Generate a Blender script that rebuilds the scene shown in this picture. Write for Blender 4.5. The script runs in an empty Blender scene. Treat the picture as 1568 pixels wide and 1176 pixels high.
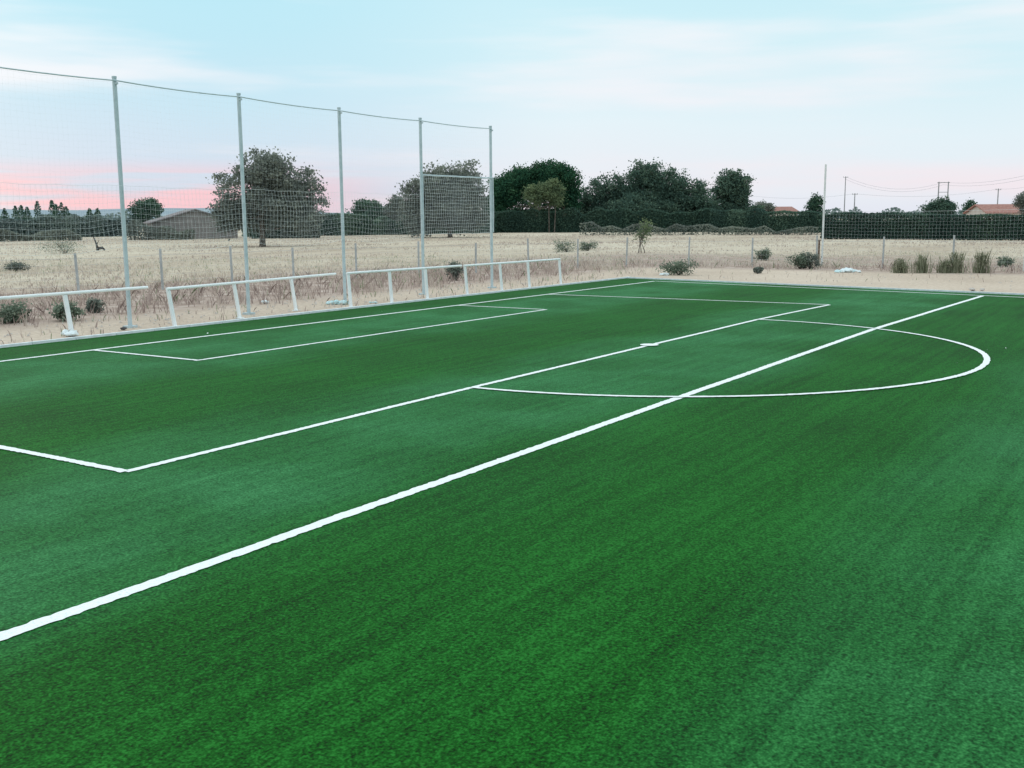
import bpy, math, numpy as np
from mathutils import Matrix, Vector
rng=np.random.default_rng(7)
sc=bpy.context.scene
sc.view_settings.view_transform='Standard'; sc.view_settings.look='None'; sc.view_settings.exposure=0
# ------------------------------------------------------------ camera (surveyed from the pitch markings)
CX,CY,CZ=-18.3742,-17.7803,2.4456
YAW,PIT,ROL,F=0.5779,-0.1565,-0.0074,1595.98
f=np.array([math.cos(PIT)*math.cos(YAW),math.cos(PIT)*math.sin(YAW),math.sin(PIT)])
rt=np.array([math.sin(YAW),-math.cos(YAW),0.]); up=np.cross(rt,f)
R=math.cos(ROL)*rt+math.sin(ROL)*up; U=-math.sin(ROL)*rt+math.cos(ROL)*up
cd=bpy.data.cameras.new('camera'); cam=bpy.data.objects.new('camera',cd); sc.collection.objects.link(cam)
cd.sensor_width=36; cd.lens=36*F/1568; cd.clip_start=.05; cd.clip_end=20000
M=Matrix(((R[0],U[0],-f[0],CX),(R[1],U[1],-f[1],CY),(R[2],U[2],-f[2],CZ),(0,0,0,1)))
cam.matrix_world=M; sc.camera=cam
def G(u,v,z=0.):
    d=f+R*(u-784)/F-U*(v-588)/F; t=(z-CZ)/d[2]; return np.array([CX+t*d[0],CY+t*d[1],z])
def P(u,dist,z=0.):   # point on the ground along a bearing, dist metres ahead
    a=(u-784)/F
    return np.array([CX+dist*(math.cos(YAW)+a*math.sin(YAW)),CY+dist*(math.sin(YAW)-a*math.cos(YAW)),z])
def hgt(u,v,dist):    # real height of something seen at a given elevation
    hor=342.1-(342.1-330.4)*u/1568; return CZ+(hor-v)/F*dist
# ------------------------------------------------------------ helpers
def srgb(r,g,b):
    return tuple(((c/255)/12.92 if c/255<=.04045 else ((c/255+.055)/1.055)**2.4) for c in (r,g,b))+(1.,)
def empty(name,loc=(0,0,0)):
    o=bpy.data.objects.new(name,None); o.empty_display_size=.3; o.location=loc; sc.collection.objects.link(o); return o
def obj(name,verts,faces,mat=None,parent=None,shade=None,smooth=False):
    me=bpy.data.meshes.new(name); verts=np.asarray(verts,dtype=np.float32)
    if isinstance(faces,np.ndarray):
        n,k=faces.shape
        me.vertices.add(len(verts)); me.vertices.foreach_set('co',verts.ravel())
        me.loops.add(n*k); me.loops.foreach_set('vertex_index',faces.astype(np.int32).ravel())
        me.polygons.add(n); me.polygons.foreach_set('loop_start',np.arange(0,n*k,k,dtype=np.int32))
        me.update(calc_edges=True)
    else:
        me.from_pydata(verts.tolist(),[],faces); me.update()
    if shade is not None:
        at=me.attributes.new('shade','FLOAT','FACE'); at.data.foreach_set('value',np.asarray(shade,dtype=np.float32))
    if smooth: me.polygons.foreach_set('use_smooth',[True]*len(me.polygons))
    if mat: me.materials.append(mat)
    o=bpy.data.objects.new(name,me); sc.collection.objects.link(o)
    if parent: o.parent=parent
    return o
class B:
    def __init__(s): s.v=[]; s.f=[]
    def tube(s,pts,rad,n=8,cap=True):
        pts=[np.array(p,float) for p in pts]
        if np.isscalar(rad): rad=[rad]*len(pts)
        b0=len(s.v)
        for i,p in enumerate(pts):
            d=pts[min(i+1,len(pts)-1)]-pts[max(i-1,0)]; d/=np.linalg.norm(d)+1e-9
            a=np.cross(d,[0,0,1.]) if abs(d[2])<.9 else np.cross(d,[1.,0,0]); a/=np.linalg.norm(a); c=np.cross(d,a)
            for k in range(n):
                t=2*math.pi*k/n; s.v.append(p+rad[i]*(math.cos(t)*a+math.sin(t)*c))
        for i in range(len(pts)-1):
            for k in range(n):
                a0=b0+i*n+k; a1=b0+i*n+(k+1)%n; s.f.append([a0,a1,a1+n,a0+n])
        if cap: s.f.append([b0+k for k in range(n)][::-1]); s.f.append([b0+(len(pts)-1)*n+k for k in range(n)])
    def box(s,c,sz,yaw=0.,shear=(0,0)):
        b0=len(s.v); cs,sn=math.cos(yaw),math.sin(yaw)
        for dz in (-.5,.5):
            for dx,dy in ((-.5,-.5),(.5,-.5),(.5,.5),(-.5,.5)):
                x,y=dx*sz[0],dy*sz[1]
                s.v.append(np.array([c[0]+x*cs-y*sn+shear[0]*(dz+.5),c[1]+x*sn+y*cs+shear[1]*(dz+.5),c[2]+dz*sz[2]]))
        for q in ([0,3,2,1],[4,5,6,7],[0,1,5,4],[1,2,6,5],[2,3,7,6],[3,0,4,7]): s.f.append([b0+i for i in q])
    def make(s,name,mat,parent=None,smooth=False): return obj(name,s.v,s.f,mat,parent,smooth=smooth)
class N:
    def __init__(s,name):
        s.m=bpy.data.materials.new(name); s.m.use_nodes=True; s.t=s.m.node_tree; s.n=s.t.nodes; s.l=s.t.links
        s.b=s.n['Principled BSDF']
    def pos(s): return s.n.new('ShaderNodeNewGeometry').outputs['Position']
    def m_(s,op,a,b=None,c=None,clamp=False):
        n=s.n.new('ShaderNodeMath'); n.operation=op; n.use_clamp=clamp
        for i,x in enumerate((a,b,c)):
            if x is None: continue
            if isinstance(x,(int,float)): n.inputs[i].default_value=x
            else: s.l.new(x,n.inputs[i])
        return n.outputs[0]
    def scale(s,vec,sx,sy,sz,rot=0.):
        n=s.n.new('ShaderNodeMapping'); n.inputs['Scale'].default_value=(sx,sy,sz); n.inputs['Rotation'].default_value=(0,0,rot); s.l.new(vec,n.inputs['Vector']); return n.outputs[0]
    def noise(s,vec,sc_,det=4,rough=.55):
        n=s.n.new('ShaderNodeTexNoise'); n.inputs['Scale'].default_value=sc_; n.inputs['Detail'].default_value=det; n.inputs['Roughness'].default_value=rough
        s.l.new(vec,n.inputs['Vector']); return n.outputs['Fac']
    def ramp(s,fac,stops):
        n=s.n.new('ShaderNodeValToRGB'); e=n.color_ramp.elements
        while len(e)<len(stops): e.new(.5)
        for el,(p,c) in zip(e,stops): el.position=p; el.color=c if len(c)==4 else tuple(c)+(1,)
        s.l.new(fac,n.inputs['Fac']); return n.outputs['Color']
    def mr(s,v,a,b,c=0.,d=1.,smooth=True):
        n=s.n.new('ShaderNodeMapRange'); n.interpolation_type='SMOOTHSTEP' if smooth else 'LINEAR'
        for i,x in enumerate((a,b,c,d)): n.inputs[i+1].default_value=x
        s.l.new(v,n.inputs[0]); return n.outputs[0]
    def mix(s,fac,a,b,mode='MIX'):
        n=s.n.new('ShaderNodeMix'); n.data_type='RGBA'; n.blend_type=mode
        for i,x in ((0,fac),(6,a),(7,b)):
            if isinstance(x,(int,float)): n.inputs[i].default_value=x
            elif isinstance(x,tuple): n.inputs[i].default_value=x if len(x)==4 else x+(1,)
            else: s.l.new(x,n.inputs[i])
        return n.outputs[2]
    def xyz(s,v):
        n=s.n.new('ShaderNodeSeparateXYZ'); s.l.new(v,n.inputs[0]); return n.outputs
    def bump(s,h,st,dist):
        n=s.n.new('ShaderNodeBump'); n.inputs['Strength'].default_value=st; n.inputs['Distance'].default_value=dist
        s.l.new(h,n.inputs['Height']); s.l.new(n.outputs[0],s.b.inputs['Normal'])
    def fin(s,col,rough=.8,spec=.3,metal=0.):
        if isinstance(col,tuple): s.b.inputs['Base Color'].default_value=col if len(col)==4 else col+(1,)
        else: s.l.new(col,s.b.inputs['Base Color'])
        s.b.inputs['Roughness'].default_value=float(rough)
        s.b.inputs['Specular IOR Level'].default_value=spec; s.b.inputs['Metallic'].default_value=metal
        return s.m
def simple(name,c1,c2,scale=8,rough=.7,spec=.3,metal=0.):
    n=N(name); p=n.pos(); return n.fin(n.ramp(n.noise(p,scale,2),[(.3,c1),(.7,c2)]),rough,spec,metal)
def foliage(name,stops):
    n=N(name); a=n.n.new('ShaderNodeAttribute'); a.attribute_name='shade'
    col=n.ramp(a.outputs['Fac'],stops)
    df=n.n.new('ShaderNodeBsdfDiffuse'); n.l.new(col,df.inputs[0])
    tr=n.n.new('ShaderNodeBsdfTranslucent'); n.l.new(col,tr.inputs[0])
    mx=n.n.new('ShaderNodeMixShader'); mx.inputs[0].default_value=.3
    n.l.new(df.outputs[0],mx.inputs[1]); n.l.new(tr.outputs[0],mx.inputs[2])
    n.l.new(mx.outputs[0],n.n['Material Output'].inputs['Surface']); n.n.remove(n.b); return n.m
# ------------------------------------------------------------ world + sun
SUNB,SUNE=1.35,math.radians(11)
w=bpy.data.worlds.new('World'); sc.world=w; w.use_nodes=True
s=N.__new__(N); s.t=w.node_tree; s.n=s.t.nodes; s.l=s.t.links
bg=s.n['Background']
sky=s.n.new('ShaderNodeTexSky'); sky.sky_type='NISHITA'; sky.sun_disc=False; sky.sun_elevation=SUNE; sky.sun_rotation=math.pi/2-SUNB
sky.air_density=1.0; sky.dust_density=1.5; sky.ozone_density=2.
tc=s.n.new('ShaderNodeTexCoord'); dirn=tc.outputs['Generated']; X=s.xyz(dirn)
z=X[2]
wob=s.noise(s.scale(dirn,2,2,7),1.6,2,.5)
zz=s.m_('ADD',z,s.m_('MULTIPLY',s.m_('SUBTRACT',wob,.5),.07))
base=s.ramp(s.m_('MULTIPLY',zz,2.,clamp=True),[(0.,srgb(228,231,243)),(.06,srgb(233,238,246)),(.16,srgb(228,242,249)),(.30,srgb(210,240,248)),(.48,srgb(196,237,248)),(1.,srgb(232,248,253))])
dl=s.m_('ADD',s.m_('MULTIPLY',X[0],.511),s.m_('MULTIPLY',X[1],.859))
left=s.mr(dl,.86,1.0)
base=s.mix(s.m_('MULTIPLY',left,.8),base,s.ramp(s.m_('MULTIPLY',zz,4.,clamp=True),[(0.,srgb(184,195,218)),(.2,srgb(196,214,236)),(.5,srgb(184,223,241)),(.9,srgb(174,229,244))]))
cl=s.noise(s.scale(dirn,1.3,1.3,11),2.0,4,.5)
cm=s.mr(cl,.42,.68)
base=s.mix(s.m_('MULTIPLY',cm,.75),base,s.ramp(s.m_('MULTIPLY',z,4.,clamp=True),[(0.,srgb(246,226,232)),(.35,srgb(246,242,248)),(1.,srgb(248,253,255))]))
pk=s.noise(s.scale(dirn,1.5,1.5,26),3.1,3,.5)
pm=s.m_('MULTIPLY',s.m_('MULTIPLY',s.mr(pk,.38,.58),s.mr(dl,.93,.985)),s.m_('MULTIPLY',s.mr(z,.0,.012),s.mr(z,.060,.028)))
base=s.mix(s.m_('MULTIPLY',pm,.85),base,srgb(250,196,206))
skn=s.n.new('ShaderNodeVectorMath'); skn.operation='SCALE'; s.l.new(sky.outputs[0],skn.inputs[0]); skn.inputs['Scale'].default_value=.10
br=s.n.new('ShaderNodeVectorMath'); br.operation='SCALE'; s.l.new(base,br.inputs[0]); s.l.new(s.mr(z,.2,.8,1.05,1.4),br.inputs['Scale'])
# thin overcast veil in front of the clear sky
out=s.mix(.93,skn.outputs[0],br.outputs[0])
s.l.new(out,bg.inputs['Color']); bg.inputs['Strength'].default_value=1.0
sl=bpy.data.lights.new('sun','SUN'); sl.energy=.6; sl.angle=math.radians(15); sl.color=(1,.9,.84)
so=bpy.data.objects.new('sun',sl); sc.collection.objects.link(so)
sd=Vector((math.cos(SUNB)*math.cos(SUNE),math.sin(SUNB)*math.cos(SUNE),math.sin(SUNE)))
so.rotation_euler=sd.to_track_quat('Z','Y').to_euler(); so.location=sd*50
# ------------------------------------------------------------ turf geometry
KY=1.95
T0=G(1008,431)[:2]; T1=G(1505,453)[:2]; td=(T1-T0)/np.linalg.norm(T1-T0); tn=np.array([-td[1],td[0]])
if tn[0]<0: tn=-tn
T0=T0-td*(T0[1]/td[1])            # corner on the goal line
def touch(t,off=0.): return T0+td*t+tn*off
K0=touch(0,1.05); K0=K0+td*((KY-K0[1])/td[1]); K1=touch(70,1.05)
def xedge(y): return K0[0]+(y-K0[1])*td[0]/td[1]
# ------------------------------------------------------------ ground
n=N('dry_ground'); p=n.pos(); x,y,_=n.xyz(p)[:3]
n1=n.noise(p,.12,2,.6); n2=n.noise(p,1.3,4,.7); n3=n.noise(p,9,2,.7)
nb=n.noise(n.scale(p,.012,.05,1,.5),1.,3,.6)
straw=n.ramp(n.m_('ADD',n.m_('MULTIPLY',nb,.6),n.m_('MULTIPLY',n2,.4)),[(.36,(.33,.26,.20)),(.45,(.50,.42,.33)),(.56,(.61,.54,.43)),(.68,(.70,.64,.52))])
weeds=n.ramp(n2,[(.3,(.26,.19,.16)),(.5,(.42,.33,.28)),(.7,(.58,.49,.43))])
sand=n.ramp(n.m_('ADD',n.m_('MULTIPLY',n1,.4),n.m_('MULTIPLY',n3,.6)),[(.3,(.40,.32,.26)),(.5,(.56,.46,.37)),(.7,(.68,.58,.48))])
k=n.m_('ADD',y,n.m_('MULTIPLY',n1,9)); wm=n.mr(k,19,26,1,0)
xx=n.m_('ADD',x,n.m_('MULTIPLY',n1,9)); wm=n.m_('MULTIPLY',wm,n.mr(xx,48,58,1,0))
col=n.mix(wm,straw,weeds)
sy=n.m_('ADD',y,n.m_('MULTIPLY',n2,3.5)); sx=n.m_('ADD',x,n.m_('MULTIPLY',n2,4))
sm=n.m_('MULTIPLY',n.mr(sy,6,9,1,0),n.mr(sx,31,34,1,0))
col=n.mix(sm,col,sand)
n.bump(n3,.5,.05); gm=n.fin(col,.95,.0)
gx=np.concatenate([[-6000,-1500,-400,-120],np.arange(-60,121,6.),[200,400,1000,2500,6000]])
V=[];Fc=[]
for j,b in enumerate(gx):
    for i,a in enumerate(gx):
        out_=(b>8 or a>36) and abs(a)<300 and abs(b)<300
        V.append((a,b,-.03+(rng.uniform(-.05,.08) if out_ else 0)))
for j in range(len(gx)-1):
    for i in range(len(gx)-1):
        a=j*len(gx)+i; Fc.append([a,a+1,a+1+len(gx),a+len(gx)])
obj('ground',V,Fc,gm,smooth=True)
n=N('artificial_turf'); p=n.pos(); X3=n.xyz(p); y=X3[1]
wv=n.noise(n.scale(p,.25,.6,1),.8,1,.5)
ph=n.m_('ADD',n.m_('MULTIPLY',y,2*math.pi/8.),n.m_('MULTIPLY',n.m_('SUBTRACT',wv,.5),1.9))
band=n.mr(n.m_('SINE',n.m_('ADD',ph,math.pi*1.0)),-.8,.9)   # light roll between 4 m and 8 m from goal line
fine=n.noise(p,42,1,.8); clump=n.noise(p,11,2,.65); big=n.noise(p,.45,3,.55); streak=n.noise(n.scale(p,.22,5,1),1.2,3,.65)
t=n.m_('ADD',n.m_('ADD',n.m_('MULTIPLY',fine,.50),n.m_('MULTIPLY',clump,.22)),n.m_('ADD',n.m_('MULTIPLY',big,.11),n.m_('MULTIPLY',streak,.17)))
dark=n.ramp(t,[(.38,(.001,.023,.001)),(.50,(.0035,.084,.005)),(.62,(.016,.175,.020))])
lite=n.ramp(t,[(.38,(.008,.060,.016)),(.50,(.022,.148,.044)),(.62,(.056,.25,.086))])
col=n.mix(n.m_('MULTIPLY',band,n.mr(big,.35,.65,.5,1.)),dark,lite)
tm=n.fin(col,.75,.07)
obj('football_pitch',[(-60,-70,0),(K1[0],K1[1],0),(K0[0],K0[1],0),(-60,KY,0)],[[0,1,2,3]],tm)
# ------------------------------------------------------------ markings
n=N('white_turf_line'); p=n.pos()
wc=n.ramp(n.noise(p,70,2,.8),[(.3,(.62,.70,.68)),(.5,(.86,.90,.89)),(.75,(.92,.94,.94))])
lm=n.fin(wc,.8,.1)
LV=[];LF=[]
def line(pts,w,z=.006):
    pts=np.array([np.asarray(q,float)[:2] for q in pts]); seg=np.linalg.norm(np.diff(pts,axis=0),axis=1); cum=np.concatenate([[0],np.cumsum(seg)])
    m=int(cum[-1]/.04)+2; tt=np.linspace(0,cum[-1],m); q=np.stack([np.interp(tt,cum,pts[:,0]),np.interp(tt,cum,pts[:,1])],1)
    d=np.gradient(q,axis=0); d/=np.linalg.norm(d,axis=1)[:,None]; nn=np.stack([-d[:,1],d[:,0]],1)
    gk=np.arange(0,cum[-1]+3,1.5); wob=np.interp(tt,gk,rng.normal(0,.004,len(gk)))[:,None]
    a=q+nn*(w/2+rng.normal(0,.005,(m,1))+wob); b=q-nn*(w/2+rng.normal(0,.005,(m,1))-wob)
    b0=len(LV)
    for i in range(m): LV.append((a[i,0],a[i,1],z)); LV.append((b[i,0],b[i,1],z))
    for i in range(m-1): k=b0+2*i; LF.append([k+1,k+3,k+2,k])
line([(-45,0),T0],.11)
line([touch(.055),touch(62)],.11,.010)
line([(-6,-.055),(-6,-3)],.09,.010); line([(-6.045,-3),(6.045,-3)],.09); line([(6,-2.955),(6,-.055)],.09,.010)
CN=G(192,723);CF=G(1270,467)
line([(CN[0],-.055),CN],.10,.010); line([CN,(-6,-9.0),(6,-9.0),CF],.10,.007); line([CF,(CF[0]-.1,-.055)],.10,.012)
line([(-60,-11.97),(4.9,-11.97),T1-[.06,0]],.125)
th=np.linspace(0,math.pi,80); line([(6*math.cos(a),-9.0-6*math.sin(a)) for a in th],.10,.014)
obj('pitch_markings',LV,LF,lm)
c=[]
for k in range(20):
    t=2*math.pi*k/20; c.append((.18*math.cos(t),-9+.18*math.sin(t),.018))
obj('penalty_spot',c,[list(range(20))],lm)
# ------------------------------------------------------------ kerb
km=simple('concrete',(.62,.67,.70),(.80,.85,.88),6,.85,.2)
b=B(); L=-60
while L<K0[0]-.5: 
    b.box((L+.495,KY+.06,-.01),(.985,.10,.12)); L+=1
ka=math.atan2(td[1],td[0])
for i in range(70):
    c=K0+td*(i+.45)+tn*.06; b.box((c[0],c[1],-.01),(.985,.10,.12),ka)
b.make('kerb',km)
# ------------------------------------------------------------ leaf quads
def quads(cen,size,shade,name,mat,parent=None):
    m=len(cen); a=rng.normal(size=(m,3)); a/=np.linalg.norm(a,axis=1)[:,None]
    c=rng.normal(size=(m,3)); c-=a*(a*c).sum(1)[:,None]; c/=np.linalg.norm(c,axis=1)[:,None]
    a*=size[:,None]*.5; c=c*size[:,None]*.36
    V=np.stack([cen-a,cen+c,cen+a,cen-c],1).reshape(-1,3)
    return obj(name,V,np.arange(4*m).reshape(m,4),mat,parent,shade)
def crown(name,lobes,nclump,per,leaf,mat,parent=None,cs=.5,pw=.4,zmin=None,drop=0.):
    lob=np.array(lobes,float); vol=lob[:,3]*lob[:,4]*lob[:,5]; vol=vol**.8; idx=rng.choice(len(lob),nclump,p=vol/vol.sum())
    d=rng.normal(size=(nclump,3)); d/=np.linalg.norm(d,axis=1)[:,None]; r=rng.random(nclump)**pw*rng.normal(1,.05,nclump)
    C=lob[idx,:3]+d*r[:,None]*lob[idx,3:6]
    if drop>0:
        s_=np.sin(C[:,0]*1.1+3)*np.sin(C[:,1]*1.3+1)*np.sin(C[:,2]*1.5); k_=(s_>-.25)|(rng.random(len(C))>drop); C=C[k_]; d=d[k_]
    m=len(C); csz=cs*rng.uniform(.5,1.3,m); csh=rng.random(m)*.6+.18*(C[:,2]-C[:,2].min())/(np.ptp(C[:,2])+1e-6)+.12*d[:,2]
    L=np.repeat(C,per,0)+rng.normal(size=(m*per,3))*np.repeat(csz,per)[:,None]*np.array([.6,.6,.42])
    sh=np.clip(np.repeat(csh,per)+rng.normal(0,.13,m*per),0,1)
    if zmin is not None: k=L[:,2]>zmin; L=L[k]; sh=sh[k]
    return quads(L,leaf*rng.uniform(.6,1.4,len(L)),sh,name,mat,parent)
bark=simple('bark',(.07,.06,.05),(.16,.14,.12),3,.9,.1)
def tree(name,u,dist,u0,u1,vtop,vbase_crown,mat,lobespec,nclump,per,leaf,cs,trunks=1,tr=.28,drop=0.,pw=.4,deep=1.):
    c=P((u0+u1)/2,dist); wd=(u1-u0)/2/F*dist; zt=hgt(u,vtop,dist); zb=hgt(u,vbase_crown,dist)
    o=empty(name,tuple(c)); lat=np.array([math.sin(YAW),-math.cos(YAW),0]); dep=np.array([math.cos(YAW),math.sin(YAW),0])
    lobes=[]
    for (lx,lz,ld,rx,rz) in lobespec:
        q=lat*lx*wd+dep*ld*wd*deep+np.array([0,0,zb+lz*(zt-zb)]); lobes.append([q[0],q[1],q[2],rx*wd,rx*wd*deep,rz*(zt-zb)])
    crown('crown',lobes,nclump,per,leaf,mat,o,cs,drop=drop,pw=pw,zmin=.05)
    b=B(); base=lat*((u-(u0+u1)/2)/F*dist)
    for k in range(trunks):
        bb=base+(lat*(rng.uniform(-.5,.5)*wd) if trunks>1 else 0)
        top=bb+np.array([0,0,max(zb,.1)+(zt-zb)*.45])
        mid=bb+np.array([rng.uniform(-.2,.2),rng.uniform(-.2,.2),max(zb,.4)])
        b.tube([bb+[0,0,-.2],bb*.9+mid*.1+[0,0,.1],mid,top],[tr*1.3,tr,tr*.8,tr*.3],8)
        for lo in lobes:
            e=np.array(lo[:3])+rng.normal(0,.1,3)*lo[3]; st=mid+(top-mid)*rng.uniform(0,.6)
            md=(st+e)/2+[0,0,-.08*np.linalg.norm(e-st)]
            b.tube([st,md,e],[tr*.45,tr*.28,tr*.08],6)
            for j in range(4):
                e2=e+np.clip(rng.normal(0,.45,3),-.8,.8)*np.array(lo[3:6]); b.tube([md*.4+e*.6,e2],[tr*.15,tr*.04],4)
    b.make('trunk',bark,o); return o
dkg=foliage('leaves_dark',[(0.,(.038,.078,.062)),(.5,(.070,.135,.095)),(1.,(.14,.225,.145))])  # distance haze baked into the tree and hedge leaf colours: lighter, bluer
olv=foliage('leaves_olive',[(0.,(.12,.14,.13)),(.5,(.20,.225,.195)),(1.,(.30,.325,.265))])
grn=foliage('leaves_mid',[(0.,(.052,.095,.080)),(.5,(.10,.165,.125)),(1.,(.18,.255,.175))])
pin=foliage('needles',[(0.,(.020,.065,.042)),(.5,(.042,.115,.066)),(1.,(.09,.18,.09))])
lgt=foliage('leaves_light',[(0.,(.09,.13,.08)),(.5,(.16,.21,.115)),(1.,(.25,.31,.165))])
gry=foliage('leaves_grey_green',[(0.,(.09,.12,.09)),(.5,(.19,.24,.18)),(1.,(.32,.37,.28))])
hdg=foliage('hedge_leaves',[(0.,(.038,.078,.066)),(.5,(.066,.118,.090)),(1.,(.115,.18,.125))])
haz=foliage('hazy_distant_leaves',[(0.,(.10,.14,.15)),(.5,(.15,.20,.19)),(1.,(.22,.27,.23))])  # paler and bluer still, aerial haze put into the colour
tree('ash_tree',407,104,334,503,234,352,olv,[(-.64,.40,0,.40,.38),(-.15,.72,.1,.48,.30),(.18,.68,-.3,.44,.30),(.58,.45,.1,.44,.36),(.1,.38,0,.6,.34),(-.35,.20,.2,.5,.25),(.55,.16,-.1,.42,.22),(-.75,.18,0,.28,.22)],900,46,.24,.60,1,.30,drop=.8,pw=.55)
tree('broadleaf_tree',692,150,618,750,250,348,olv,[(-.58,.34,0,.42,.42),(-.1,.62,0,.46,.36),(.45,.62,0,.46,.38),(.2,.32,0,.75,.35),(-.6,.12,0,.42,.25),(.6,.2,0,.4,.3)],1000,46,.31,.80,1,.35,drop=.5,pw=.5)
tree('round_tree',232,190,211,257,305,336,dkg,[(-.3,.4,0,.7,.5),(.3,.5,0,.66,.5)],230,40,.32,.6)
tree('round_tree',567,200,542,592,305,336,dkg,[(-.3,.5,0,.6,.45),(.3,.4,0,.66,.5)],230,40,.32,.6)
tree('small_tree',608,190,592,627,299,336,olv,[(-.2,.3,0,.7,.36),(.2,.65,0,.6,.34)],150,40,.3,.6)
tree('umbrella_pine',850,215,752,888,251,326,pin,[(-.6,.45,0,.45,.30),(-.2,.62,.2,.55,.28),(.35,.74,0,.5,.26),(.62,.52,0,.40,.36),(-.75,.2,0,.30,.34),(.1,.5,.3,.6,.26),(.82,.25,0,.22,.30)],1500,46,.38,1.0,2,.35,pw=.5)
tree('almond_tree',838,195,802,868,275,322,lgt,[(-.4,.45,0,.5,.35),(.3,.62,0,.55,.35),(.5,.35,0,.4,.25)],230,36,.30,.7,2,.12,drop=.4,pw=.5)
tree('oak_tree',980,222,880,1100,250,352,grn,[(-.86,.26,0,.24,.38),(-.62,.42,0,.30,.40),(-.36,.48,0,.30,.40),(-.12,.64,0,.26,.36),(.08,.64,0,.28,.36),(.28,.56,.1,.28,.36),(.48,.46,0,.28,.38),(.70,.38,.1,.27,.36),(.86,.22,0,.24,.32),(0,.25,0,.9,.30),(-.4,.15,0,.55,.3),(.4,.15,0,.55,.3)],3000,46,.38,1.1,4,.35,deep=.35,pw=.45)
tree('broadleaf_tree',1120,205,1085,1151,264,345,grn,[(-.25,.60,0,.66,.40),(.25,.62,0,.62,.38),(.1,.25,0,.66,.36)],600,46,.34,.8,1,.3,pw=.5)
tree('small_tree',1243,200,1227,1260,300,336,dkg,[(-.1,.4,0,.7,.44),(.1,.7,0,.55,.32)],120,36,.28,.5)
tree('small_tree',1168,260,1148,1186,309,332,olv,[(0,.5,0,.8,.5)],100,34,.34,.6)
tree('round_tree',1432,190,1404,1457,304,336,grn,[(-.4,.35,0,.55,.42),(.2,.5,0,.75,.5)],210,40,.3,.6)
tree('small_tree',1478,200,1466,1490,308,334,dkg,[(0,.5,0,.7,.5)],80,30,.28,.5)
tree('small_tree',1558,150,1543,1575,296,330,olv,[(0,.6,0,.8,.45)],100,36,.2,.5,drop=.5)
# ------------------------------------------------------------ hedges
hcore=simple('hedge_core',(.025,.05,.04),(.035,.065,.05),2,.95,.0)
def hedge(name,u0,d0,u1,d1,h0,h1,th_,mat,nl,leaf,rag=.06,solid=True):
    A,Bp=P(u0,d0),P(u1,d1); L=np.linalg.norm(Bp-A); ax=(Bp-A)/L; nr=np.array([-ax[1],ax[0],0])
    o=empty(name,tuple(A)); gk=np.arange(0,L+3,1.6)
    t=rng.random(nl); hh=h0+(h1-h0)*t+rag*np.interp(t*L,gk,rng.normal(0,1,len(gk)))
    side=rng.random(nl); zz=np.where(side<.3,hh*rng.normal(1,.02,nl),hh*rng.random(nl)); of=np.where(side<.3,rng.uniform(-.5,.5,nl),np.sign(rng.random(nl)-.5)*.5)*th_+rng.normal(0,.1,nl)
    cen=ax*(t*L)[:,None]+nr*of[:,None]+np.stack([0*t,0*t,zz],1)
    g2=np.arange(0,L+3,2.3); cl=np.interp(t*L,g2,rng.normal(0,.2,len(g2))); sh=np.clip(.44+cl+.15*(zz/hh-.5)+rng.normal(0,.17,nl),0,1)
    quads(cen,leaf*rng.uniform(.6,1.4,nl),sh,'foliage',mat,o)
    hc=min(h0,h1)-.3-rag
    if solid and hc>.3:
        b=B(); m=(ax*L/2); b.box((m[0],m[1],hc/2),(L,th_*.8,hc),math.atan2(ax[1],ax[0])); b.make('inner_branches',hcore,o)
    return o
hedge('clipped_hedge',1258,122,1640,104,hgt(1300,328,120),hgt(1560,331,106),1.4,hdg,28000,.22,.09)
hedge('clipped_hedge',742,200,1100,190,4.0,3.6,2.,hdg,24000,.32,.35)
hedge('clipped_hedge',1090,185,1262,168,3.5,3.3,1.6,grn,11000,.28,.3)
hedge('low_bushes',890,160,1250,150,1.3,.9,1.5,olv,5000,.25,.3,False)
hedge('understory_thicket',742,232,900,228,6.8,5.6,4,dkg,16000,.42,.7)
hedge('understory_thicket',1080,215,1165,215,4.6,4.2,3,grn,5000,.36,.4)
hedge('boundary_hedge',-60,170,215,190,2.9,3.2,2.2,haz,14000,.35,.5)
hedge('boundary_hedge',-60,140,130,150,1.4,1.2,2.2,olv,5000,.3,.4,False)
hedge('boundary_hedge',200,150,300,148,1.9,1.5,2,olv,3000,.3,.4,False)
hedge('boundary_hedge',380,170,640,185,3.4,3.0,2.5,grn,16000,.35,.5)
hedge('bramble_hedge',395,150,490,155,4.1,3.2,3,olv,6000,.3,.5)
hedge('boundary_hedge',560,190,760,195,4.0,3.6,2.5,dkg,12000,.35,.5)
# distant tree belt
m=24000; uu=rng.uniform(-250,1850,m); prof=np.interp(uu,np.linspace(-250,1850,140),np.clip(rng.normal(4.8,1.6,140),3,9)); dd=rng.uniform(380,430,m)
a=(uu-784)/F; cen=np.stack([CX+dd*(math.cos(YAW)+a*math.sin(YAW)),CY+dd*(math.sin(YAW)-a*math.cos(YAW)),rng.random(m)**.7*prof],1)
quads(cen,rng.uniform(.5,1.4,m),np.clip(rng.normal(.5,.22,m),0,1),'distant_tree_belt',haz)
C=[];S=[]
for u,v in ((36,316),(45,315),(54,318),(70,309),(92,308),(98,314),(106,311),(113,317),(148,320),(160,320),(20,320)):
    d=300+rng.uniform(-8,8); c=P(u,d); h=hgt(u,v,d); k=500; t=rng.random(k); r=(.25+1.0*np.sin(np.pi*np.clip(t*.9+.1,0,1)))*rng.random(k)**.5; an=rng.random(k)*6.28
    C.append(np.stack([c[0]+r*np.cos(an),c[1]+r*np.sin(an),.3+t*(h-.3)],1)); S.append(np.clip(rng.normal(.35,.2,k),0,1))
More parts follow.
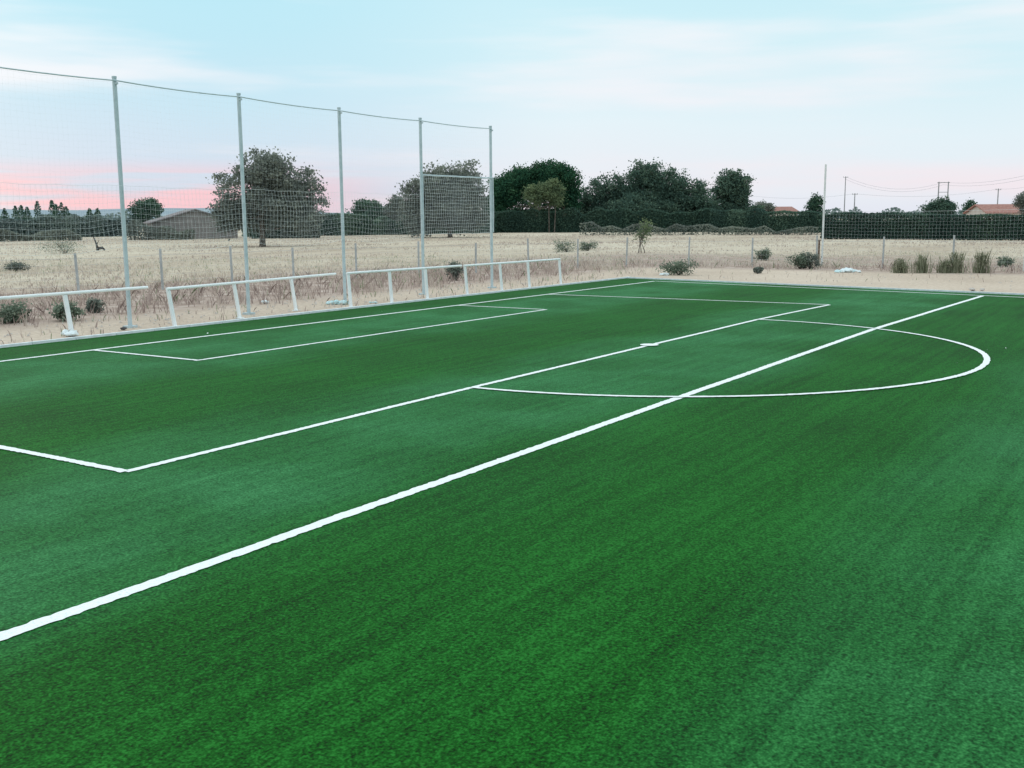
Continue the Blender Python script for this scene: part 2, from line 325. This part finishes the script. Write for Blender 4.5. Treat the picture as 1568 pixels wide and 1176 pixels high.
C=np.concatenate(C);S=np.concatenate(S); quads(C,rng.uniform(.3,.7,len(C)),S,'distant_cypress_row',dkg)
# hills
hm=simple('hazy_hill_scrub',(.26,.32,.37),(.34,.40,.43),.004,.95,.0)  # bluish haze of distance mixed into the hill colour
V=[];Fc=[]; us=np.linspace(-500,2100,160)
prof=np.interp(us,[-500,0,100,230,330,420,600,800,1200,2100],[330,321,323,318,320,324,328,331,329,328])+np.convolve(rng.normal(0,1.2,166),np.ones(7)/7,'valid')
for u,v in zip(us,prof):
    for d,k in ((1800,0),(2300,.6),(2700,1),(3300,0)):
        q=P(u,d); q[2]=-1+k*(hgt(u,v,2700)+1) ; V.append(q)
for i in range(len(us)-1):
    for j in range(3): a=i*4+j; Fc.append([a,a+1,a+5,a+4])
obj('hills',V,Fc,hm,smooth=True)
# ------------------------------------------------------------ farm shed (left) and tiled house (right)
def house(name,u,dist,yaw,L,Wd,he,hr,wallm,roofm,openings):
    c=P(u,dist); o=empty(name,tuple(c)); o.rotation_euler=(0,0,yaw)
    v=[(-L/2,-Wd/2,0),(L/2,-Wd/2,0),(L/2,Wd/2,0),(-L/2,Wd/2,0),(-L/2,-Wd/2,he),(L/2,-Wd/2,he),(L/2,Wd/2,he),(-L/2,Wd/2,he),(-L/2,0,hr),(L/2,0,hr)]
    obj('walls',v,[[0,1,5,4],[1,2,6,9,5],[2,3,7,6],[3,0,4,8,7]],wallm,o)
    e=.4; k=(hr-he)/(Wd/2)
    v=[]
    for sx in (-1,1):
        for yy,zz in ((-Wd/2-e,he-e*k),(0,hr),(Wd/2+e,he-e*k)):
            v.append((sx*(L/2+e),yy,zz+.06)); v.append((sx*(L/2+e),yy,zz+.22))
    obj('roof',v,[[0,6,8,2],[2,8,10,4],[1,3,9,7],[3,5,11,9],[0,1,7,6],[4,10,11,5],[0,2,3,1],[2,4,5,3],[6,7,9,8],[8,9,11,10]],roofm,o)
    b=B()
    for (ox,oz,w_,h_) in openings: b.box((ox,-Wd/2-.01,oz),(w_,.06,h_))
    b.make('windows_and_door',simple('dark_opening',(.02,.02,.025),(.05,.05,.05),2,.4,.5),o)
    return o
shw=simple('shed_wall',(.17,.16,.155),(.26,.24,.23),1.2,.9); shr=simple('shed_roof',(.18,.16,.165),(.26,.235,.235),1.5,.85,.1)
house('farm_shed',300,158,YAW+.45,8.5,12,2.3,4.1,shw,shr,[(-3,1.1,2,2.2),(2.5,1.3,1,1)])
tile=simple('roof_tiles',(.30,.15,.13),(.44,.24,.20),3,.85,.1); rend=simple('render_wall',(.5,.44,.4),(.62,.56,.5),1,.9)
house('tiled_house',1532,170,YAW-math.pi/2+.05,9.5,7,2.9,4.1,rend,tile,[(-2.5,1.5,1,1.2),(2,1.5,1,1.2),(0,1.05,.9,2.1)])
house('tiled_house',1185,290,YAW-math.pi/2+.3,9,7,4.0,5.2,rend,tile,[(-2.5,1.5,1,1.2),(2,1.5,1,1.2),(0,1.05,.9,2.1)])
# ------------------------------------------------------------ ball-stop net
galv=simple('galvanised_steel',(.42,.52,.55),(.54,.63,.66),5,.5,.4,.2)
cord=simple('net_cord',(.62,.68,.68),(.75,.8,.8),5,.9,.1)
bs=empty('ball_stop_net',(0,0,0))
poles=[(-10.6,3.3),(-6.6,3.3),(-2.62,3.33),(1.28,3.5),(5.45,3.8),(9.40,3.85),(13.3,3.72)]
HP=5.72
b=B()
for (x_,y_) in poles:
    b.tube([(x_,y_,-.2),(x_,y_,HP)],.050,12); b.tube([(x_,y_,HP),(x_,y_,HP+.04)],.057,12); b.box((x_,y_-.07,HP-.12),(.05,.06,.05))
    b.box((x_,y_,-.01),(.24,.24,.06))
x4,y4=poles[-2]; x5,y5=poles[-1]
b.tube([(x4,y4-.06,3.92),(x5,y5-.06,3.92)],.024,8)
b.tube([(x4,y4-.06,3.95),(x4,y4-.06,1.9)],.02,8); b.tube([(x5,y5-.09,3.95),(x5,y5-.09,2.)],.02,8)
b.make('posts',galv,bs)
px=np.array([q[0] for q in poles]); py=np.array([q[1] for q in poles])
b=B(); pts=[]
for i in range(len(poles)-1):
    for t in np.linspace(0,1,7)[:-1]:
        pts.append((px[i]+(px[i+1]-px[i])*t,py[i]+(py[i+1]-py[i])*t-.06,HP-.06-.035*4*t*(1-t)))
pts.append((px[-1],py[-1]-.06,HP-.06)); b.tube(pts,.016,6)
b.make('top_cable',galv,bs)
def net(name,x0,x1,zt,zb,step,r,off,par,sagb=.0,sagt=.035):
    b=B(); pf=lambda x: np.interp(x,px,py)
    nz_=int(round((zt-zb)/step)); xs=np.arange(x0,x1+.01,step)
    def sag(x,k):
        j=np.searchsorted(px,x)-1; j=min(max(j,0),len(px)-2); t=(x-px[j])/(px[j+1]-px[j]); return -(sagt+sagb*(1-k))*4*t*(1-t)
    bil=lambda x,k: .10*math.sin(x*1.7)*math.sin(k*3.1)
    for x_ in xs:
        b.tube([(x_+.02*math.sin(7*k+x_),pf(x_)+off+bil(x_,k),zb+(zt-zb)*k+sag(x_,k)) for k in np.linspace(0,1,4)],r,3,False)
    for i in range(nz_+1):
        k=i/nz_; rr=r if 0<i<nz_ else r*1.6
        b.tube([(x_,pf(x_)+off+bil(x_,k),zb+(zt-zb)*k+sag(x_,k)+.012*math.sin(5*x_+i)) for x_ in xs[::3]],rr,3,False)
    b.make(name,cord,par)
net('net_mesh',-10.6,13.3,HP-.1,1.95,.13,.0007,-.03,bs,sagb=.12)
net('net_lower_mesh',-10.6,9.4,3.3,1.92,.13,.0020,-.10,bs,sagb=.14)
net('net_end_lower_mesh',9.42,13.28,3.9,1.98,.11,.0034,-.10,bs,sagt=.0)
# ------------------------------------------------------------ white spectator railings
wp=simple('white_paint',(.80,.84,.85),(.88,.91,.92),4,.45,.5)
def rail(name,posts,e0,e1,h,lean=(-.10,.02)):
    o=empty(name,(posts[0][0],posts[0][1],0)); ox=np.array([posts[0][0],posts[0][1],0]); b=B()
    yaw=math.atan2(posts[-1][1]-posts[0][1],posts[-1][0]-posts[0][0])
    for (x_,y_) in posts:
        b.box((x_-ox[0],y_-ox[1],h/2-.03),(.095,.05,h+.06),yaw,shear=lean); b.box((x_-ox[0],y_-ox[1],-.012),(.2,.14,.02),yaw)
    b.make('posts',wp,o)
    d=np.array([math.cos(yaw),math.sin(yaw),0]); A=np.array([posts[0][0],posts[0][1],0])-ox-d*e0; Z=np.array([posts[-1][0],posts[-1][1],0])-ox+d*e1; sh=np.array([lean[0],lean[1],h+.035])
    b=B(); b.tube([A+sh,Z+sh],.036,10); b.make('handrail',wp,o)
rail('spectator_railing',[(-9.2,2.75),(-6.8,2.85),(-4.42,2.95)],.2,2.25,.88)
rail('spectator_railing',[(-2.1,2.35),(.28,2.75),(2.68,3.12)],.05,2.2,.86,(-.12,.03))
rail('spectator_railing',[(4.2,2.45),(6.0,2.42),(7.65,2.34)],.05,1.85,.93,(-.06,.02))
rail('spectator_railing',[(9.62,2.2),(11.65,2.18),(13.35,2.12),(15.7,2.2)],.05,.05,.93,(-.10,.02))
# ------------------------------------------------------------ boundary wire fence
fp=simple('weathered_post',(.34,.36,.36),(.48,.50,.50),5,.8); wire=simple('fence_wire',(.45,.47,.47),(.55,.57,.57),5,.6,.3,.2)
fe=empty('boundary_wire_fence',(0,0,0)); path=np.array([(-22,17.5),(-8,16.5),(4.4,13.5),(14,13.2),(30.5,7.6),(34.3,-1.6),(34.6,-12),(34.8,-45)])
seg=np.linalg.norm(np.diff(path,axis=0),axis=1); cum=np.concatenate([[0],np.cumsum(seg)])
b=B(); tt=np.arange(0,cum[-1],3.2)
for t in tt:
    x_,y_=np.interp(t,cum,path[:,0]),np.interp(t,cum,path[:,1]); h=1.45+rng.uniform(-.08,.12)
    b.tube([(x_,y_,-.2),(x_+rng.normal(0,.03),y_+rng.normal(0,.03),h)],.045,8)
b.make('posts',fp,fe)
b=B()
for i in range(6):
    b.tube([(np.interp(t,cum,path[:,0]),np.interp(t,cum,path[:,1]),.12+i*.23+rng.normal(0,.012)) for t in np.arange(0,cum[-1],1.6)],.006 if i==5 else .0035,3,False)
for t in np.arange(0,cum[-1],.25):
    x_,y_=np.interp(t,cum,path[:,0]),np.interp(t,cum,path[:,1]); b.tube([(x_,y_,.1),(x_,y_,1.27)],.0025,3,False)
b.make('wire_mesh',wire,fe)
fb=empty('ball_stop_net',(0,0,0)); b=B()
b.tube([(34.35,-2.06,-.1),(34.33,-2.08,5.03)],.05,10); b.tube([(33.6,-11.4,-.1),(33.6,-11.4,4.3)],.06,10); b.tube([(33.5,-20,-.1),(33.5,-20,4.3)],.06,10)
b.make('posts',simple('pale_steel',(.6,.63,.62),(.74,.76,.74),3,.5),fb)
b=B(); q0=np.array((34.33,-2.08));q1=np.array((33.6,-11.4))
for a_,c_ in ((q0,q1),(q1,np.array((33.5,-20)))):
    for i in range(int(np.linalg.norm(c_-a_)/.16)):
        q=a_+(c_-a_)*i/(np.linalg.norm(c_-a_)/.16); b.tube([(q[0],q[1],1.3),(q[0]+.03,q[1],2.75-.1*math.sin(i*.05))],.0016,3,False)
    for i in range(10):
        b.tube([(*(a_+(c_-a_)*t),1.3+i*.16-.2*t*(1-t)) for t in np.linspace(0,1,9)],.0016 if i<9 else .005,3,False)
b.make('net_mesh',cord,fb)
rust=simple('rusty_steel',(.12,.08,.06),(.26,.19,.15),9,.9); g=G(1253,407); o=empty('old_gate_post',tuple(g)); b=B()
b.tube([(-.06,0,-.1),(-.06,0,1.25)],.03,8); b.tube([(.08,0,-.1),(.08,0,1.25)],.03,8); b.box((.01,0,1.28),(.24,.1,.05)); b.box((.01,0,.95),(.12,.05,.05)); b.box((.01,0,.45),(.12,.05,.05)); b.make('frame',rust,o)
# ------------------------------------------------------------ power line
wood=simple('pole_wood',(.22,.22,.23),(.34,.34,.35),2,.9); cab=simple('cable',(.25,.28,.32),(.30,.33,.37),1,.6)
def upole(name,u,d,vt,kind):
    c=P(u,d); h=hgt(u,vt,d); o=empty(name,tuple(c)); b=B(); lat=np.array([math.sin(YAW),-math.cos(YAW),0])
    if kind=='H':
        for s_ in (-1,1): b.tube([lat*s_*1.3+[0,0,-.3],lat*s_*1.3+[0,0,h]],[.2,.14],8)
        b.tube([lat*-1.7+[0,0,h-.2],lat*1.7+[0,0,h-.2]],.1,6); b.tube([lat*-1.3+[0,0,h-2.8],lat*1.3+[0,0,h-2.8]],.08,6)
    else:
        b.tube([[0,0,-.3],[0,0,h]],[.17,.11],8); b.tube([lat*-.7+[0,0,h-.3],lat*.7+[0,0,h-.3]],.05,6)
        for s_ in (-.6,0,.6): b.tube([lat*s_+[0,0,h-.3],lat*s_+[0,0,h]],.05,6)
    b.make('pole',wood,o); return c+[0,0,h-.1]
hp=upole('power_pylon',1436,290,280,'H'); p2=upole('utility_pole',1303,260,297,'s'); p3=upole('utility_pole',1519,260,290,'s'); p5=upole('utility_pole',1700,170,225,'s'); p6=upole('utility_pole',1288,300,272,'s')
b=B()
def wirec(a,c,sag,r):
    b.tube([a+(c-a)*t-np.array([0,0,sag*4*t*(1-t)]) for t in np.linspace(0,1,14)],r,4,False)
for dz in (0,.7): wirec(hp-[0,0,dz],p5-[0,0,dz],2.2,.022); wirec(p6-[0,0,dz],hp-[0,0,dz],2.6,.022)
wirec(p2,p3,1.2,.018); wirec(p3,p5,2.,.018); wirec(P(1140,300,hgt(1140,300,300)),p2,1.,.018)
b.make('overhead_power_cables',cab)
# ------------------------------------------------------------ shrubs and weeds
def shrub(name,x_,y_,w_,h,mat,k=60,leaf=.07,per=30):
    o=empty(name,(x_,y_,0)); L=[(rng.uniform(-.5,.5)*w_*.6,rng.uniform(-.5,.5)*w_*.6,h*rng.uniform(.3,.55),w_*.33,w_*.33,h*.42) for _ in range(5)]
    crown('foliage',L,k,per,leaf,mat,o,cs=.16*max(w_,h),zmin=0.)
    b=B()
    for _ in range(7):
        e=np.array([rng.normal(0,.3)*w_,rng.normal(0,.3)*w_,h*.7]); b.tube([(0,0,-.05),e*.5+[0,0,.05],e],[.02,.014,.004],5)
    b.make('stems',bark,o)
for nm,u,v,w_,h,mt in (('saltbush_shrub',1040,420,1.5,.68,gry),('wild_shrub',1225,411,1.0,.75,gry),('wild_shrub',1240,411,.9,.85,olv),('wild_shrub',868,386,2.,1.1,gry),('wild_shrub',900,384,1.2,.8,gry),('thistle_clump',100,490,.7,.45,gry),('thistle_clump',22,492,.9,.45,gry),('thistle_clump',150,478,.5,.4,olv),('wild_shrub',100,388,3.5,1.3,gry),('wild_shrub',25,414,1.1,.5,olv),('wild_shrub',1165,399,.9,.8,gry),('wild_shrub',700,428,.7,.8,olv),('thistle_clump',1160,418,.4,.25,olv),('wild_shrub',1540,408,.9,.5,gry)):
    g=G(u,v); shrub(nm,g[0],g[1],w_,h,mt)
drym=foliage('dry_blades',[(0.,(.24,.18,.16)),(.3,(.42,.33,.30)),(.55,(.58,.50,.43)),(.8,(.72,.66,.55)),(1.,(.27,.32,.20))])
def blades(xy,h,w_,sh,name,mat,lean=.35,parent=None):
    m=len(xy); an=rng.random(m)*math.pi*2; dx=np.cos(an)*w_/2; dy=np.sin(an)*w_/2; ln=rng.normal(0,lean,(m,2))*h[:,None]
    z0=np.full(m,-.05)
    V=np.stack([np.stack([xy[:,0]-dx,xy[:,1]-dy,z0],1),np.stack([xy[:,0]+dx,xy[:,1]+dy,z0],1),
                np.stack([xy[:,0]+dx*.7+ln[:,0]*.45,xy[:,1]+dy*.7+ln[:,1]*.45,h*.6],1),np.stack([xy[:,0]+ln[:,0],xy[:,1]+ln[:,1],h],1),
                np.stack([xy[:,0]-dx*.7+ln[:,0]*.45,xy[:,1]-dy*.7+ln[:,1]*.45,h*.6],1)],1).reshape(-1,3)
    return obj(name,V,np.arange(5*m).reshape(m,5),mat,parent,sh)
def nz(x_,y_,s_): return (np.sin(x_*s_+1.3)*np.cos(y_*s_*1.3+.7)+np.sin(x_*s_*2.3+y_*s_*1.9)+.6*np.sin(x_*s_*5.1-y_*s_*4.3))/2.6
def wedge(m,d0,d1,u0=-60,u1=1640,pw=1.):
    d=d0+(d1-d0)*rng.random(m)**pw; a=(rng.uniform(u0,u1,m)-784)/F
    return np.stack([CX+d*(math.cos(YAW)+a*math.sin(YAW)),CY+d*(math.sin(YAW)-a*math.cos(YAW))],1),d
xy,d=wedge(130000,20,72)
inside=(xy[:,1]<6.0+1.3*nz(xy[:,0],xy[:,1],.9))&(xy[:,0]<31.5+1.2*nz(xy[:,0],xy[:,1],.7)); xy=xy[~inside]; d=d[~inside]
v_=nz(xy[:,0],xy[:,1],.35); w2=nz(xy[:,0]+9,xy[:,1],1.4); keep=rng.random(len(xy))<np.clip(.3+.8*w2+.35*v_,.04,1); xy=xy[keep];d=d[keep];v_=v_[keep];w2=w2[keep]
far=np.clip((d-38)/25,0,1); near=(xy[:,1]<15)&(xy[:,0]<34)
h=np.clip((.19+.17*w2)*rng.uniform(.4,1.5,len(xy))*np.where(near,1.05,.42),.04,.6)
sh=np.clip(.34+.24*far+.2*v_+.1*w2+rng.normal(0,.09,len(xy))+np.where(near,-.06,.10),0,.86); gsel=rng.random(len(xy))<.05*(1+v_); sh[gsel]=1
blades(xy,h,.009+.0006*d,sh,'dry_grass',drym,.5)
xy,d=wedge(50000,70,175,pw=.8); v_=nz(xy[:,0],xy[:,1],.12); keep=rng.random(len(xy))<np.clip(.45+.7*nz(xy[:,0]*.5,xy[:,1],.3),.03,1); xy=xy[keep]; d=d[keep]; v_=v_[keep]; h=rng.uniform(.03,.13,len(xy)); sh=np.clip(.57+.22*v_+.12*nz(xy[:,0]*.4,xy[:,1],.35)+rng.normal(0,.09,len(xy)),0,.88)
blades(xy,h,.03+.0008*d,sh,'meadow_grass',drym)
m=2600; xx_=rng.uniform(-12,34,m); yy_=np.where(rng.random(m)<.75,rng.uniform(2.4,6,m),rng.uniform(-40,3,m)); xx_=np.where(yy_<2.3,rng.uniform(21.8,32,m),xx_)
k=nz(xx_,yy_,1.3)>.05; xy=np.stack([xx_,yy_],1)[k]; xy=xy[(xy[:,1]>2.3)|(xy[:,0]>xedge(xy[:,1])+.3)]; sh=rng.choice([.2,.45,.7,1.],len(xy),p=[.3,.3,.2,.2]); blades(xy,rng.uniform(.04,.2,len(xy)),.022,sh,'roadside_weeds',drym,.5)
tw=foliage('tall_weed_leaves',[(0.,(.16,.16,.11)),(.5,(.26,.28,.19)),(1.,(.40,.40,.29))])
for u,hh in ((1378,.65),(1412,.95),(1447,.7),(1464,1.05),(1502,1.1)):
    o=empty('tall_weed_clump',tuple(G(u,417))); m=170; xy=rng.normal(0,.16,(m,2)); blades(xy,hh*rng.uniform(.25,1.05,m),.025,np.clip(rng.normal(.5,.22,m),0,1),'stalks',tw,.16,o)
    L=[(rng.normal(0,.12),rng.normal(0,.12),hh*rng.uniform(.25,.7),.16,.16,hh*.25) for _ in range(5)]; crown('leaves',L,26,22,.05,tw,o,cs=.12,zmin=0.)
tree('sapling',985,75,968,1004,335,372,lgt,[(-.2,.3,0,.5,.3),(.2,.65,0,.5,.35),(0,.85,0,.3,.2)],60,14,.10,.3,3,.035)
g=G(150,384); o=empty('dead_tree_stump',tuple(g)); b=B(); b.tube([(0,0,-.1),(-.1,.0,.6),(-.32,.1,1.3)],[.12,.08,.04],8); b.tube([(0,0,.2),(.4,-.1,.25),(.6,-.15,.05)],[.12,.12,.07],8); b.tube([(-.08,0,.55),(.2,0,.95)],[.04,.015],6); b.make('wood',simple('dead_wood',(.03,.03,.03),(.07,.06,.06),5,.9),o,True)
# ------------------------------------------------------------ rubble, bags, stones
def lumps(name,cx,cy,k,spread,size,mat,flat=.5):
    o=empty(name,(cx,cy,0)); V=[];Fc=[]
    for _ in range(k):
        c=np.array([rng.normal(0,spread),rng.normal(0,spread),0]); r=size*rng.uniform(.6,1.4); b0=len(V)
        nu,nv=9,6; sd=rng.random(3)*6
        for j in range(nv+1):
            for i in range(nu):
                a=2*math.pi*i/nu; t=math.pi*j/nv; q=np.array([math.sin(t)*math.cos(a),math.sin(t)*math.sin(a),math.cos(t)*flat]); q*=1+.30*math.sin(3*q[0]+sd[0]+j)+.2*math.sin(5*q[1]+sd[1]+i); V.append(c+q*r+[0,0,r*flat*.6])
        for j in range(nv):
            for i in range(nu): Fc.append([b0+j*nu+i,b0+(j+1)*nu+i,b0+(j+1)*nu+(i+1)%nu,b0+j*nu+(i+1)%nu])
    obj('lumps',V,Fc,mat,o); return o
plas=simple('plastic_sheet',(.62,.72,.74),(.80,.86,.88),8,.5,.5); ston=simple('stone',(.4,.36,.33),(.6,.55,.5),9,.9); blk=simple('black_plastic',(.02,.02,.022),(.05,.05,.055),9,.4,.5)
stl=simple('pale_teal_plastic',(.42,.62,.64),(.6,.76,.78),8,.5,.5)
for u,v,k,sp,sz,mt,nm in ((114,512,4,.10,.10,plas,'cement_bag'),(513,465,4,.10,.10,stl,'cement_bag'),(1019,421,3,.12,.13,plas,'cement_bag'),(190,503,2,.1,.07,blk,'rubbish_bag'),(405,464,2,.06,.08,plas,'rubbish_bag'),(1297,416,12,.26,.14,plas,'plastic_sheeting_pile'),(1290,416,3,.2,.12,stl,'plastic_sheeting_pile'),(1497,444,2,.08,.07,ston,'rubble_heap'),(575,464,3,.25,.05,stl,'plastic_sheeting')):
    g=G(u,v); lumps(nm,g[0],g[1],k,sp,sz,mt)
V=[];Fc=[]
for _ in range(900):
    if rng.random()<.7: c=np.array([rng.uniform(-12,21),rng.uniform(2.3,6),-.03])
    else:
        yy=rng.uniform(-40,6); c=np.array([rng.uniform(xedge(min(yy,2))+.4,31),yy,-.03])
    r=rng.uniform(.01,.055); b0=len(V)
    for q in ((-1,0,0),(0,-1,0),(1,0,0),(0,1,0),(0,0,.8)): V.append(c+np.array(q)*r*rng.uniform(.6,1.2,3)+[0,0,.01])
    for q in ((0,1,4),(1,2,4),(2,3,4),(3,0,4)): Fc.append([b0+i for i in q])
obj('gravel_stones',V,Fc,ston)
V=[];Fc=[]
for u,v in ((1512,538),(1540,535),(1465,558),(1045,534),(1230,498),(318,512),(585,478)):
    c=G(u,v); r=rng.uniform(.012,.022); b0=len(V); an=rng.random()*3
    for q in ((-1,-.5,.0),(1,-.6,.01),(1.1,.5,.02),(-.9,.6,.005)): V.append(c+np.array([(q[0]*math.cos(an)-q[1]*math.sin(an))*r,(q[0]*math.sin(an)+q[1]*math.cos(an))*r,.02+q[2]]))
    Fc.append([b0,b0+1,b0+2,b0+3])
obj('line_tape_scraps',V,Fc,lm)
